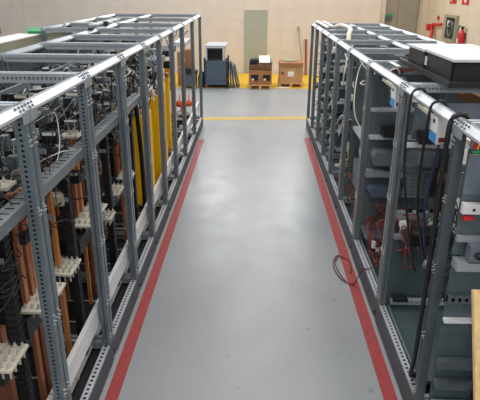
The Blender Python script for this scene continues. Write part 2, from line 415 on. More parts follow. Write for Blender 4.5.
for i in range(9):
    t = LB[i]; y0, y1 = YL[i]+PL+.005, YL[i+1]-PL-.005
    xf = XLs[0]-PW
    # mid rail (angle with slotted top) and lower white rail
    b = MB(); z = 2.03
    if i <= 3: b.box(xf-.004, xf, y0-.07, y1+.07, z-.07, z)
    if i <= 3:
        b.ladder((xf-.004, y0-.07, z), (0, 1, 0), (-1, 0, 0), y1-y0+.14, .10, .016, .055, .075)
        b.build('mid_rail', X['steel_mid'], t)
    b = MB().box(xf-.03, xf-.02, y0-.07, y1+.07, .43, .60).box(xf-.06, xf-.03, y0-.07, y1+.07, .59, .60)
    lr = b.build('lower_rail', X['white_metal'], t)
    b = MB()
    for k in range(3): b.tube([(xf-.02, y0+.06+.05*k, .52), (xf-.017, y0+.06+.05*k, .52)], .01, 6)
    b.build('rail_hole', X['black'], lr)['kind'] = 'stuff'
    box('base_strip', X['white_metal'], t, xf-.13, xf-.10, y0-.07, y1+.07, .19, .20)
    b = MB()
    for zz, yy in ((.26, .15), (.3, .45), (.42, .8)):
        b.tube([(-1.35, y0+yy*(y1-y0), zz), (-2.3, y0+yy*(y1-y0), zz)], .008, 6)
    b.build('steel_rod', X['bolt'], t)['kind'] = 'stuff'
def gear_rows(t, y0, y1, seed, zs=(1.66, 1.90, 2.14), x0=-2.25, x1=-1.42):
    """crosswise mounting rails with small modules clipped on, seen from the roof and the front"""
    R = random.Random(seed*7+1)
    for j, fy in enumerate((.22, .55, .86)):
        y = y0+fy*(y1-y0)
        for z in zs:
            z += R.uniform(-.04, .05)
            box('din_rail', X['steel'], t, x0, x1, y, y+.012, z, z+.035)
            x = x1-R.uniform(.0, .08)
            while x > x0+.1:
                w = R.choice((.045, .06, .08, .11)); h = R.uniform(.06, .11); dp = R.uniform(.04, .07)
                m = R.choice(('black', 'black', 'black', 'black', 'steel_dark', 'steel_dark', 'beige', 'panel'))
                o = MB().box(x-w, x, y-dp, y, z-.02, z-.02+h).box(x-w*.8, x-w*.2, y-dp-.015, y-dp, z+h*.1, z+h*.45).build('control_module', X[m], t)
                if w > .06:
                    MB().box(x-w+.006, x-.006, y-dp-.003, y-dp, z+h*.52, z+h*.76).build('label_plate', X[R.choice(('white', 'white', 'cream'))], o)
                x -= w+R.choice((.004, .004, .01, .06))
# copper, trunks, plates by bay
B = LB
def bus_bay(t, y0, y1, bars, trunks, plates, blocks, seed):
    for a in bars: cbar(t, *a)
    for y, za, zb in trunks: trunk(t, -1.45, y, za, zb)
    for a in plates: stud_plate(t, *a)
    for a in blocks: box('busbar_support', X['black'], t, *a)
    R = random.Random(seed)
    # rear rows of bars behind
    for k in range(5):
        y = y0+.12+k*(y1-y0-.2)/4.5
        cbar(t, y, .3, 1.75+R.uniform(-.1, .1), 'copper_dark' if k % 2 else 'copper', x=-1.80-.12*(k % 2), w=.055)
    # switch gear above
    zz = 1.72
    for r_ in range(2):
        y = y0+.06
        while y < y1-.2:
            w = R.choice((.12, .16, .2)); m = R.choice(('black', 'black', 'black', 'beige', 'steel_dark'))
            breaker(t, -1.85-R.uniform(0, .08), y, zz+r_*.3, .15, w-.02, R.uniform(.13, .19), m, R.choice(('white', 'cream', 'white')))
            y += w+R.uniform(.01, .05)
    box('mounting_plate', X['panel'], t, -2.04, -2.02, y0+.03, y1-.03, 1.6, 2.4)
    gear_rows(t, y0, y1, seed)
    wires(t, 'wiring', X['rubber'], 46, (-1.75, -1.36), (y0+.02, y1-.02), (1.55, 2.38), .0045, seed=seed)
    wires(t, 'wiring', X['grey_wire'], 14, (-1.7, -1.38), (y0+.02, y1-.02), (1.6, 2.38), .003, seed=seed+50)
    wires(t, 'wiring', X['white'], 5, (-1.7, -1.38), (y0+.02, y1-.02), (1.7, 2.38), .0032, seed=seed+90)
P = 'terminal_plate'
bus_bay(B[0], 1.80+PL, 2.93-PL, [(2.3, .3, 1.95), (2.4, .3, 1.95, 'copper_bright'), (2.83, .3, 1.2), (2.72, .3, 1.2, 'copper_dark')], [(2.79, .2, 2.05)],
        [(-1.62, -1.38, 2.52, 2.78, 1.10), (-1.55, -1.42, 2.5, 2.75, 2.06, 'cream', (1, 2), False)], [(-2.25, -1.45, 2.55, 2.8, .98, 1.09)], 11)
bus_bay(B[1], 2.93+PL, 4.05-PL, [(3.22, 1.0, 1.95), (3.33, .98, 1.92), (3.40, .98, 1.92, 'copper_bright'), (3.26, .2, .93, 'copper'), (3.36, .2, .9, 'copper_dark'), (3.42, .2, .9), (3.74, .2, 1.95, 'copper_bright', -1.5, .055)],
        [(3.90, .2, 2.02)],
        [(-1.62, -1.38, 3.10, 3.50, 1.12), (-1.60, -1.38, 3.62, 3.88, 1.12), (-1.55, -1.43, 2.92, 3.06, 2.08, 'cream', (1, 2), False)],
        [(-2.25, -1.5, 3.05, 3.5, .95, 1.1), (-2.25, -1.5, 3.6, 3.85, .95, 1.1)], 12)
bus_bay(B[2], 4.05+PL, 5.20-PL, [(4.43, 1.28, 2.0), (4.56, 1.25, 1.95, 'copper_bright'), (4.54, .3, .95, 'copper_bright', -1.55, .03), (4.70, .3, 1.0, 'copper_dark'), (4.9, .4, 1.7, 'copper_dark')],
        [(5.07, .2, 2.0)],
        [(-1.62, -1.38, 4.22, 4.75, 1.25), (-1.55, -1.40, 4.16, 4.36, 2.06, 'cream', (1, 2), False), (-1.6, -1.38, 4.82, 5.02, 1.06)],
        [(-2.25, -1.45, 4.0+.08, 4.75, 1.06, 1.2), (-2.25, -1.5, 4.8, 5.0, .6, .75)], 13)
MB().tube(smooth_path([(-1.42, 6.40, 2.0), (-1.40, 6.42, 1.6), (-1.40, 6.5, 1.1), (-1.42, 6.6, .5), (-1.5, 6.7, .3)], 6), .028, 8).build('black_cable', X['rubber'], B[4], True)
bus_bay(B[3], 5.20+PL, 6.29-PL, [(5.34, 1.25, 1.95, 'copper_dark'), (5.42, .5, 1.2, 'copper_dark'), (5.5, 1.25, 1.95), (5.96, 1.15, 1.95), (6.06, 1.15, 1.95, 'copper_dark'), (6.06, .25, 1.0)],
        [(6.17, .3, 2.0)],
        [(-1.62, -1.40, 5.25, 5.55, 1.15), (-1.62, -1.40, 5.85, 6.08, 1.12)],
        [(-2.25, -1.5, 5.2, 6.08, .95, 1.08)], 14)
# bays with yellow boxes
def yellow_box(t, x0, x1, y0, y1, z0, z1):
    b = MB().box(x0, x1, y0, y1, z0, z1)
    o = b.build('insulating_box', X['yellow'], t)
    c = MB()
    for k in range(5):
        c.obox((x0+(x1-x0)*(.1+.2*k), y0+.05+.03*(k % 2), z1+.035), (.022, .1, .07), Matrix.Rotation(.3*(k % 3-1), 3, 'Y'))
    c.build('copper_lug', X['copper_bright'], o)
    MB().box(x0+.01, x1-.01, y0+.02, y1-.02, z1, z1+.012).build('top_cap', X['cream'], o)
    return o
yellow_box(B[4], -1.60, -1.38, 6.80, 7.20, .42, 1.64)
yellow_box(B[5], -1.60, -1.38, 8.0, 8.42, .32, 1.68)
yellow_box(B[6], -1.55, -1.49, 9.45, 9.6, .40, 1.72)
for t, y0, y1, sd in ((B[4], 6.29+PL, 7.40-PL, 21), (B[5], 7.40+PL, 8.55-PL, 22)):
    R = random.Random(sd)
    for r_ in range(3):
        y = y0+.05
        while y < y1-.2:
            w = R.choice((.14, .2, .26))
            breaker(t, -1.9-R.uniform(0, .1), y, 1.78+r_*.22, .12, w-.02, R.uniform(.12, .17), R.choice(('black', 'black', 'steel_dark')), 'cream'); y += w+.05
    box('mounting_plate', X['panel'], t, -2.1, -2.08, y0+.03, y1-.03, 1.2, 2.4)
    box('contactor', X['black'], t, -2.05, -1.75, y0+.1, y1-.15, .5, 1.3)
    gear_rows(t, y0, y1, sd, (1.78, 2.0, 2.2), x1=-1.78)
    wires(t, 'wiring', X['white'], 8, (-1.7, -1.4), (y0, y1), (1.7, 2.35), .006, seed=sd)
    wires(t, 'wiring', X['rubber'], 20, (-1.7, -1.4), (y0, y1), (1.7, 2.35), .006, seed=sd+9)
    wires(t, 'wiring', X['yg_wire'], 6, (-1.6, -1.38), (y0, y1), (.25, .6), .006, seed=sd+3)
wires(B[6], 'earth_wiring', X['yg_wire'], 9, (-1.6, -1.36), (8.65, 9.7), (.25, .7), .007, seed=31)
wires(B[6], 'wiring', X['rubber'], 8, (-1.7, -1.4), (8.65, 9.7), (.3, 1.2), .008, seed=32)
gear_rows(B[6], 8.65, 9.6, 33, (1.75, 1.95, 2.15), x1=-1.65)
breaker(B[6], -1.8, 8.8, 1.4, .3, .4, .2); breaker(B[6], -1.8, 8.7, .9, .4, .5, .4)
for k, (t, ya, yb) in enumerate(((B[6], 8.68, 9.7), (B[7], 9.95, 11.3), (B[8], 11.55, 12.9))):
    b = MB().box(-2.2, -1.42, ya, ya+.35, .16, .42).box(-2.1, -1.5, ya+.05, ya+.3, .42, .47); o = b.build('contactor', X['black'], t)
    MB().box(-1.62, -1.46, ya-.005, ya, .30, .38).box(-2.0, -1.8, ya-.005, ya, .28, .34).build('label_plate', X['white'], o)
    MB().box(-2.25, -1.32, yb-.06, yb-.02, .26, .32).build('base_bar', X['white_metal'], t)
    MB().box(-2.2, -1.5, yb-.35, yb-.1, .16, .36).build('contactor', X['black'], t)
    wires(t, 'wiring', X['grey_wire'], 4, (-1.8, -1.4), (ya, yb), (.2, .6), .012, seed=60+k)
# orange guard on its bracket, bay 8
g = box('warning_guard', X['amber'], B[7], -1.64, -1.54, 10.0, 10.1, 1.62, 1.80)
MB().box(-1.66, -1.50, 9.98, 10.12, 1.55, 1.619).build('shelf', X['white'], B[7])
MB().box(-1.62, -1.52, 10.0, 10.1, 1.40, 1.55).build('red_block', X['red'], B[7])
MB().box(-1.66, -1.5, 10.0, 10.1, 1.80, 1.92).build('contactor', X['black'], B[7])
box('post', X['yg_wire'], B[7], -1.62, -1.57, 10.03, 10.07, .16, 1.4)
# rear compartments, seen through the roof openings
for i in range(9):
    t = LB[i]; y0, y1 = YL[i]+.1, YL[i+1]-.1; R = random.Random(i+200)
    if i > 5: box('mounting_plate', X['panel'], t, -2.85, -2.83, y0, y1, .6, 1.9)
    else: box('back_panel', X['steel_dark'], t, -2.445, -2.43, y0-.07, y1+.07, .25, 2.52)
    if i < 7:
        gear_rows(t, y0, y1, 900+i, (2.30,), -2.3 if i < 6 else -3.08, -1.45 if i < 4 else -1.78)
        z = 2.05
        for k in range(3 if i > 5 else 0):
            yy = y0+.04+k*(y1-y0)/3
            m = R.choice(('black', 'steel_dark', 'beige', 'white_metal'))
            breaker(t, -2.5, yy, z+R.uniform(-.1, .15), .25, (y1-y0)/3-.06, .16, m)
        for k in range(2):
            yy = y0+.1+k*(y1-y0)/2
            c = MB().box(-2.3, -1.95, yy, yy+.32, 2.05, 2.12).box(-2.3, -1.95, yy, yy+.32, 2.36, 2.42) if i < 2 else MB().box(-2.25, -2.12, yy, yy+.28, 2.1, 2.3)
            tr = c.build('transformer', X['steel_dark'], t)
            if i < 2:
                for j in range(3):
                    MB().tube([(-2.25+.12*j, yy+.16, 2.12), (-2.25+.12*j, yy+.16, 2.36)], .055, 10).build('coil', X['yellow_coil'], tr, True)
    wires(t, 'wiring', X['rubber'], 18, (-3.05 if i > 5 else -2.32, -1.5), (y0, y1), (2.1, 2.45), .005, seed=300+i)
    wires(t, 'wiring', X['white'], 4, (-3.05 if i > 5 else -2.32, -1.5), (y0, y1), (2.2, 2.45), .004, seed=330+i)
    for k in range(3):
        x = -2.95+.62*k+R.uniform(-.1, .1)
        if i < 6 or k == 1: continue
        MB().box(x, x+.25, y0+.1, y0+.1+(y1-y0)*R.uniform(.3, .7), 2.0, 2.1).build('cover_plate', X[R.choice(('panel', 'black', 'steel', 'white_metal'))], t)

# things lying on top of the left row
d = thing('cable_tray', 'long white lidded cable tray on posts behind left row, green end cap', 'cable tray', (-3.5, 7, 0))
box('lid', X['white'], d, -3.68, -3.31, 3.2, 8.7, 2.475, 2.49)
box('side_wall', X['tan'], d, -3.34, -3.32, 3.2, 12.6, 2.35, 2.474)
box('bottom_plate', X['tan'], d, -3.66, -3.345, 3.2, 12.6, 2.35, 2.36)
box('side_wall', X['tan'], d, -3.68, -3.66, 3.2, 12.6, 2.35, 2.474)
box('bearer', X['slate'], d, -3.40, -3.33, 3.2, 12.6, 2.24, 2.345)
MB().prism([(8.7, 2.475), (8.65, 2.53), (8.74, 2.58), (8.90, 2.50), (8.8, 2.43), (8.7, 2.43)], 0, -3.52, -3.305).build('end_cap', X['green'], d)
for y in (4.5, 8.3, 12.0): box('post', X['steel'], d, -3.5, -3.44, y, y+.06, 0, 2.35)
loose('metal_strip', 'white_metal', 'pale flat metal strip laid across far roof rails of left row', 'strip', -3.24, -2.40, 9.55, 9.62, 2.597, 2.61)
loose('metal_strip', 'board', 'white folded strip laid along mid roof rail of left row', 'strip', -2.60, -2.46, 8.8, 10.4, 2.612, 2.63)
loose('module_block', 'black', 'small black block standing on mid roof rail of left row', 'module', -2.42, -2.36, 9.0, 9.09, 2.586, 2.66)
loose('module_block', 'black', 'flat black module lying on mid roof rail of left row', 'module', -2.42, -2.36, 8.15, 8.27, 2.586, 2.62)

# orange cable coils hanging at the far end
for (x, y, w) in ((-1.55, 11.15, 'left'), (-1.36, 11.20, 'right')):
    b = MB()
    for k in range(6):
        rr = .018+.011*k
        b.tube([(x+rr*math.cos(a), y+.006*k-.03, .92+rr*.8*math.sin(a)) for a in [j*math.pi/8 for j in range(17)]], .014, 6)
    b.tube([(x, y, .92), (x, y+.05, .99), (x, y+.1, 1.1)], .012, 6)
    if w == 'left': b.tube(smooth_path([(x+.02, y, .9), (x+.04, y, .84), (x+.06, y-.03, .72), (x+.08, y-.03, .60)], 4), .02, 6)
    tag(b.build('cable_coil', X['orange'], None, True), 'orange cable coil with hanging tail inside far end of left row' if w == 'left' else 'orange cable coil without tail nearest to aisle at far end of left row', 'cable', None, 'stuff')
# ------------------------------------------------------------------ right row contents
def cbox(t, name, m, y, z0, z1, d=.03, x0=1.33, x1=2.08):
    return box(name, X[m], t, x0, x1, y-d, y, z0, z1)
def pierced(t, name, m, y, z0, z1, x0=1.33, x1=2.08, hl=.02, pitch=.045):
    b = MB().ladder((x0, y-.03, z0), (1, 0, 0), (0, 0, 1), x1-x0, z1-z0, hl, (z1-z0)*.45, pitch)
    b.quad((x0, y-.03, z1), (x1, y-.03, z1), (x1, y, z1), (x0, y, z1)); b.quad((x0, y, z0), (x1, y, z0), (x1, y, z1), (x0, y, z1))
    return b.build(name, X[m], t)
def tray(t, m, x0, x1, y0, y1, z, h=.1, name='tray'):
    """sheet tray: bottom with raised rounded lips"""
    b = MB().box(x0, x1, y0, y1, z, z+.012).box(x0, x0+.012, y0, y1, z, z+h).box(x1-.012, x1, y0, y1, z, z+h).box(x0, x1, y0, y0+.012, z, z+h).box(x0, x1, y1-.012, y1, z, z+h)
    return b.build(name, X[m], t)
# nearest bay
t = RB[0]; Y = 3.27
cbox(t, 'top_beam', 'steel', Y, 2.28, 2.35, .04); cbox(t, 'door_panel', 'panel', Y, 1.98, 2.24, .02)
for k, m in enumerate(('red', 'amber', 'red', 'yg_wire')):
    MB().obox((1.345+.022*k, Y-.05, 2.325), (.010, .012, .085), Matrix.Rotation(.25, 3, 'Y')).build('warning_stripe', X[m], t)
MB().box(1.335, 2.0, Y-.05, Y-.03, 2.258, 2.276).build('green_strip', X['green'], t)
box('back_plate', X['slate'], t, 1.33, 2.08, Y-.01, Y, 1.55, 1.98)
MB().tube([(1.52, Y-.02, 2.08), (1.52, Y-.10, 2.08)], .04, 12).build('lamp_holder', X['white'], t, True)
MB().box(1.45, 1.75, Y-.10, Y-.01, 1.99, 2.04).build('lamp_base', X['black'], t)
sh = box('plug_shelf', X['white_metal'], t, 1.33, 2.08, Y-.06, Y-.02, 1.86, 1.93)
b = MB()
for k in range(9): b.tube([(1.40+.06*k, Y-.063, 1.89), (1.40+.06*k, Y-.055, 1.89)], .010, 8)
b.build('shelf_hole', X['black'], sh)['kind'] = 'stuff'
box('red_block', X['red'], t, 1.34, 1.40, Y-.08, Y-.04, 1.825, 1.845)
cbox(t, 'shelf_edge', 'steel', Y-.02, 1.66, 1.70)
tr = each('grey_transformer', X['panel'], t, (1.40, 1.50, Y-.12, Y-.04, 1.55, 1.66), (1.56, 1.62, Y-.12, Y-.04, 1.55, 1.66))[0]
MB().tube([(1.45, Y-.15, 1.6), (1.45, Y-.12, 1.6)], .022, 10).build('terminal_cover', X['black'], tr, True)
cbox(t, 'shelf_edge', 'steel', Y-.02, 1.48, 1.54, .1)
box('side_sheet', X['teal'], t, 1.33, 2.08, Y-.03, Y-.02, 1.05, 1.46)
pierced(t, 'perforated_rail', 'steel_dark', Y-.03, 1.20, 1.26)
sl = box('bright_shelf', X['white_metal'], t, 1.33, 2.08, Y-.07, Y-.02, 1.05, 1.075)
box('back_plate', X['teal'], t, 1.33, 2.08, Y-.03, Y-.02, .3, .98)
cbox(t, 'shelf_edge', 'steel_dark', Y-.04, .68, .75, .06)
cbox(t, 'shelf_edge', 'steel_dark', Y-.04, .52, .57, .08)
pierced(t, 'perforated_rail', 'steel', Y-.05, .32, .38)
MB().box(1.58, 1.68, Y-.2, Y-.12, .45, 1.0).build('black_column', X['black'], t)
wires(t, 'wiring', X['red_wire'], 5, (1.56, 1.9), (2.9, 3.2), (1.3, 1.7), .007, seed=71)
wires(t, 'wiring', X['rubber'], 12, (1.5, 1.9), (2.8, 3.2), (1.1, 1.8), .008, seed=72)
# second bay
t = RB[1]; Y = 4.68
cbox(t, 'shelf_edge', 'white_metal', Y, 1.89, 1.93, .05)
box('mounting_plate', X['panel'], t, 1.38, 2.08, Y-.02, Y, 1.96, 2.28)
box('device', X['black'], t, 1.42, 1.70, Y-.12, Y-.03, 1.94, 2.05)
box('device', X['slate'], t, 1.46, 1.75, Y-.14, Y-.03, 1.74, 1.86)
MB().box(1.60, 1.72, Y-.2, Y-.03, 1.35, 1.88).build('black_column', X['black'], t)
ms = MB().box(1.36, 2.06, Y-.04, Y-.03, 1.42, 1.66)
o = ms.build('mesh_panel', X['panel'], t)
b = MB()
for k in range(14): b.box(1.38+.05*k, 1.384+.05*k, Y-.044, Y-.04, 1.43, 1.65)
for k in range(6): b.box(1.37, 2.05, Y-.044, Y-.04, 1.45+.035*k, 1.453+.035*k)
b.build('wire_mesh', X['steel_dark'], o)['kind'] = 'stuff'
cbox(t, 'shelf_edge', 'steel', Y, 1.22, 1.28, .06)
b = MB()
for k in range(6): b.box(1.42+.1*k, 1.46+.1*k, Y-.06, Y-.02, 1.28, 1.32)
b.build('terminal_row', X['black'], t)['kind'] = 'stuff'
cbox(t, 'shelf_edge', 'steel_dark', Y, 1.68, 1.73, .08)
cbox(t, 'shelf_edge', 'steel', Y, 1.0, 1.04, .05)
box('relay_block', X['black'], t, 1.40, 1.8, Y-.3, Y-.06, 1.05, 1.16)
box('back_plate', X['teal'], t, 1.33, 2.08, Y-.02, Y, .25, .98)
tray(t, 'teal', 1.34, 2.06, 3.5, Y-.05, .26, .05)
pierced(t, 'perforated_rail', 'steel_light', Y-.06, .32, .38, x0=1.36)
MB().box(1.36, 1.50, Y-.16, Y-.06, .39, .42).build('cable_clip', X['black'], t)
box('white_block', X['white'], t, 1.36, 1.43, Y-.12, Y-.03, 1.14, 1.2)
MB().obox((1.95, 3.9, 1.5), (.02, .5, .6), Matrix.Rotation(.5, 3, 'X')).build('tilted_sheet', X['steel_dark'], t)
wires(t, 'wiring', X['rubber'], 26, (1.42, 1.9), (3.7, 4.5), (.9, 1.5), .007, seed=81)
wires(t, 'wiring', X['rust_wire'], 8, (1.36, 1.5), (4.3, 4.6), (.9, 1.3), .006, seed=84)
wires(t, 'wiring', X['copper_dark'], 3, (1.55, 1.6), (4.3, 4.4), (1.3, 1.9), .007, seed=83)
# third bay
t = RB[2]; Y = 6.18
cbox(t, 'shelf_edge', 'steel_light', Y, 1.88, 1.92, .03); cbox(t, 'shelf_edge', 'steel_light', Y, 1.57, 1.61, .1)
box('back_plate', X['slate'], t, 1.33, 2.08, Y-.02, Y-.01, 1.94, 2.3)
box('back_plate', X['slate'], t, 1.33, 2.08, Y-.02, Y-.01, .3, 1.86)
box('device', X['black'], t, 1.46, 1.72, Y-.2, Y-.03, 1.62, 1.72)
MB().box(1.60, 1.68, Y-.25, Y-.1, 1.25, 1.6).build('black_column', X['black'], t)
b = MB(); b.prism([(1.36, 1.40), (1.38, 1.30), (2.06, 1.30), (2.06, 1.45), (2.03, 1.46), (1.39, 1.46)], 1, Y-.24, Y-.03)
b.build('equipment_case', X['panel'], t)
box('white_block', X['white'], t, 1.60, 1.68, Y-.12, Y-.05, 1.205, 1.29)
box('shelf', X['steel'], t, 1.33, 2.08, Y-.12, Y-.03, 1.12, 1.20)
b = MB(); b.prism([(1.36, .96), (1.40, .9), (2.06, .9), (2.06, 1.02), (1.38, 1.02)], 1, Y-.20, Y-.03); b.build('equipment_case', X['cabinet_blue'], t)
tray(t, 'teal', 1.34, 2.06, 4.8, Y-.05, .26, .05)
MB().box(1.36, 1.58, 5.56, 5.60, .40, .44).box(1.36, 1.40, 5.56, 5.60, .40, .52).build('white_bracket', X['white_metal'], t)
box('shelf', X['slate'], t, 1.33, 2.08, 5.75, 6.15, .45, .48)
wires(t, 'red_wiring', X['rust_wire'], 40, (1.36, 1.75), (5.1, 6.1), (.3, .85), .007, seed=91)
wires(t, 'red_wiring', X['red_wire'], 20, (1.36, 1.75), (4.9, 6.1), (.3, .8), .007, seed=92)
wires(t, 'wiring', X['white'], 4, (1.45, 1.7), (5.2, 5.7), (.6, .8), .012, seed=93)
# fourth bay: tall slate sheet, shelf, loop
t = RB[3]; Y = 7.52
box('slate_sheet', X['slate'], t, 1.36, 2.06, Y-.03, Y-.01, .5, 2.34)
b = MB(); b.prism([(1.36, 1.38), (1.42, 1.34), (2.06, 1.34), (2.06, 1.42), (1.36, 1.42)], 1, 6.75, 7.35); b.build('shelf', X['steel_light'], t)
b = MB(); b.prism([(1.40, .62), (2.05, .62), (2.05, .98), (1.40, .98)], 1, 7.0, 7.3); b.build('equipment_case', X['panel'], t)
MB().tube(smooth_path([(1.44, 7.3, 2.3), (1.36, 7.25, 2.2), (1.30, 7.1, 1.9), (1.31, 7.0, 1.65), (1.40, 6.95, 1.48), (1.5, 7.0, 1.42)], 6), .008, 6).build('loop_wire', X['ivory'], t, True)
MB().tube(smooth_path([(1.5, 7.3, 2.3), (1.62, 7.2, 2.2), (1.66, 7.1, 1.9), (1.64, 7.0, 1.65), (1.5, 7.0, 1.44)], 6), .008, 6).build('loop_wire', X['grey_wire'], t, True)
wires(t, 'red_wiring', X['rust_wire'], 44, (1.36, 1.75), (6.4, 7.45), (.27, 1.0), .008, seed=101)
wires(t, 'red_wiring', X['red_wire'], 14, (1.36, 1.75), (6.4, 7.45), (.27, .7), .008, seed=102)
wires(t, 'wiring', X['white'], 10, (1.36, 1.7), (6.4, 7.4), (2.05, 2.34), .008, seed=103)
MB().box(1.5, 1.75, 6.55, 6.95, 2.22, 2.28).build('cover_plate', X['panel'], t)
MB().box(1.62, 1.86, 6.5, 6.8, 2.281, 2.34).build('cover_plate', X['copper_dark'], t)
# farther bays: stacked light rails and blocks
for i in range(4, 9):
    t = RB[i]; Y = YR[i+1]-PL-.03; R = random.Random(400+i)
    box('slate_sheet', X['slate'], t, 1.50, 2.06, Y-.02, Y-.01, .3, 2.3)
    for k in range(7):
        z = .45+.26*k+R.uniform(-.04, .04)
        rl = box('module_rail', X[R.choice(('steel_light', 'white_metal', 'steel'))], t, 1.36, 1.36+R.uniform(.3, .66), Y-.10, Y-.03, z, z+.035)
        if R.random() < .75:
            x = 1.37+R.uniform(0, .25)
            box('module_block', X[R.choice(('black', 'white', 'black', 'panel', 'cream'))], t, x, x+R.uniform(.08, .2), Y-.2, Y-.03, z+.036, z+.036+R.uniform(.06, .12))
    wires(t, 'wiring', X['white'], 3, (1.36, 1.6), (YR[i]+.15, Y-.1), (.3, 2.2), .010, seed=500+i)
    wires(t, 'wiring', X['rubber'], 5, (1.36, 1.7), (YR[i]+.15, Y-.1), (.3, 1.2), .010, seed=520+i)
    if i == 4:
        wires(t, 'earth_wiring', X['yg_wire'], 6, (1.34, 1.5), (7.75, 8.6), (.45, .8), .009, seed=530)
        wires(t, 'red_wiring', X['rust_wire'], 12, (1.34, 1.6), (7.75, 8.6), (.27, .7), .009, seed=531)
# roof clutter of the right row
for i in range(2, 9):
    t = RB[i]; R = random.Random(600+i); y0, y1 = YR[i]+.1, YR[i+1]-.1
    box('mounting_plate', X['panel'], t, 2.5, 2.52, y0, y1, .5, 2.33)
    for k in range(2):
        x = 2.2+.3*k; box('cover_plate', X[R.choice(('panel', 'white_metal', 'steel_dark', 'carton'))], t, x, x+.2, y0+.1, y1-.2, 2.1, 2.2)
    wires(t, 'wiring', X['white'], 3, (1.5, 2.7), (y0, y1), (2.1, 2.32), .012, seed=620+i)

# ------------------------------------------------------------------ things on and in the right row
c = thing('equipment_chassis', 'black open chassis with pale grey top board on roof of right row', 'chassis', (1.85, 5.3, 2.456))
box('base_tray', X['black'], c, 1.50, 2.30, 4.56, 6.22, 2.457, 2.475)
MB().box(1.50, 1.53, 4.56, 6.22, 2.475, 2.50).box(2.27, 2.30, 4.56, 6.22, 2.475, 2.50).box(1.53, 2.27, 4.56, 4.59, 2.475, 2.50).build('tray_lip', X['black'], c)
b = MB().box(1.58, 1.60, 4.78, 5.5, 2.475, 2.63).box(1.56, 1.60, 5.50, 6.05, 2.475, 2.64).box(1.60, 2.05, 4.76, 4.78, 2.475, 2.63)
b.build('front_plate', X['black'], c)
MB().box(1.60, 2.2, 6.0, 6.04, 2.475, 2.64).box(2.18, 2.2, 4.9, 6.0, 2.475, 2.6).build('rear_plate', X['black'], c)
MB().prism([(1.55, 5.50), (1.53, 6.08), (2.22, 6.08), (2.22, 4.72), (1.57, 4.72), (1.57, 5.50)], 2, 2.641, 2.662).build('top_board', X['board'], c)
MB().tube([(2.1, 4.85, 2.475), (2.1, 4.85, 2.55)], .04, 10).build('component', X['panel'], c)
MB().box(1.57, 1.58, 5.46, 5.50, 2.52, 2.6).build('latch', X['white'], c)
c.location += Vector((0.07, -0.08, -0.018))
for k, (ya, yb) in ((1, (3.46, 4.66)), (2, (4.86, 6.16))):
    o = MB().box(1.40, 1.46, ya, yb, 2.24, 2.248).box(1.40, 1.408, ya, yb, 2.248, 2.27).build('inner_rail', X['cream'], RB[k])
    if k == 2: MB().tube([(1.42, 6.1, 2.249), (1.42, 6.1, 2.29)], .045, 8).build('end_plug', X['black'], o)
loose('label_card', 'paper', 'small white card lying by the black chassis on right row roof', 'card', 1.42, 1.47, 5.6, 5.95, 2.457, 2.46)
h = MB().tube(smooth_path([(1.56, 11.1, 2.47), (1.62, 11.02, 2.50), (1.70, 10.8, 2.50), (1.70, 10.2, 2.49), (1.60, 9.7, 2.45), (1.56, 9.5, 2.3)], 8), .04, 8).build('hose', X['ivory'], None, True)
tag(h, 'bent ivory hose arching over roof rail of right row', 'hose')
loose('white_strip', 'white', 'straight white strip on far roof of right row, nearer to aisle', 'strip', 1.36, 1.42, 11.0, 12.95, 2.456, 2.48)
loose('white_strip', 'ivory', 'straight ivory strip on far roof of right row, behind the white one', 'strip', 1.49, 1.55, 11.2, 12.9, 2.456, 2.48)
# contactor modules hanging under the front rail
for (y, z, lab) in ((5.06, 2.165, 'white and blue module under front rail above the third bay of right row'), (3.82, 2.165, 'white and blue module hanging between black cables in right row')):
    m = thing('control_module', lab, 'module', (1.33, y, z), 'white and blue modules')
    MB().box(1.285, 1.45, y-.07, y+.09, z, z+.19).build('case', X['white_metal'], m)
    box('blue_label', X['blue'], m, 1.28, 1.285, y-.06, y+.08, z+.005, z+.075)
    box('front_plate', X['white'], m, 1.28, 1.285, y-.06, y+.08, z+.076, z+.185)
    MB().box(1.277, 1.281, y-.01, y+.03, z+.14, z+.165).build('rocker', X['black'], m)
    MB().box(1.30, 1.40, y-.03, y+.04, z+.19, z+.21).build('terminal', X['red'], m)
    MB().box(1.30, 1.38, y-.078, y-.07, z+.02, z+.05).build('terminal', X['rust_wire'], m)
# black cables over the rail
def hang(y, pts, label, rr=.011, m='rubber'):
    z = HR
    p = [(1.50, y+.02, z-.25), (1.42, y+.02, z-.06), (1.355, y+.01, z+.055), (1.30, y, z+.066), (1.262, y, z+.035), (1.25, y-.01, z-.08)]+pts
    tag(MB().tube(smooth_path(p, 5), rr, 7).build('cable', X[m], None, True), label, 'cable')
hang(4.38, [(1.25, 4.35, 1.95), (1.28, 4.31, 1.6), (1.37, 4.25, 1.1), (1.42, 4.2, .9)], 'black cable looped over right front rail, farthest of three loops')
hang(3.88, [(1.25, 3.90, 1.95), (1.28, 3.94, 1.6), (1.36, 3.97, 1.3), (1.40, 3.98, 1.15)], 'black cable looped over right front rail, middle of three loops', .011)
hang(3.45, [(1.25, 3.44, 2.0), (1.25, 3.43, 1.6), (1.25, 3.43, 1.1), (1.255, 3.45, .6), (1.28, 3.55, .32), (1.36, 3.65, .27)], 'thick black cable running down beside nearest right upright to the base', .017)
tag(MB().tube(smooth_path([(1.42, 3.62, 2.3), (1.40, 3.62, 2.1), (1.38, 3.66, 1.7), (1.40, 3.70, 1.32)], 5), .010, 7).build('cable', X['rubber'], None, True), 'black cable hanging free behind the nearer white and blue module', 'cable')
tag(MB().tube(smooth_path([(1.44, 4.1, 2.2), (1.42, 4.1, 1.9), (1.40, 4.12, 1.5), (1.42, 4.05, 1.2), (1.45, 4.0, .95)], 5), .010, 7).build('cable', X['navy_wire'], None, True), 'dark blue cable hanging between the black loops', 'cable')
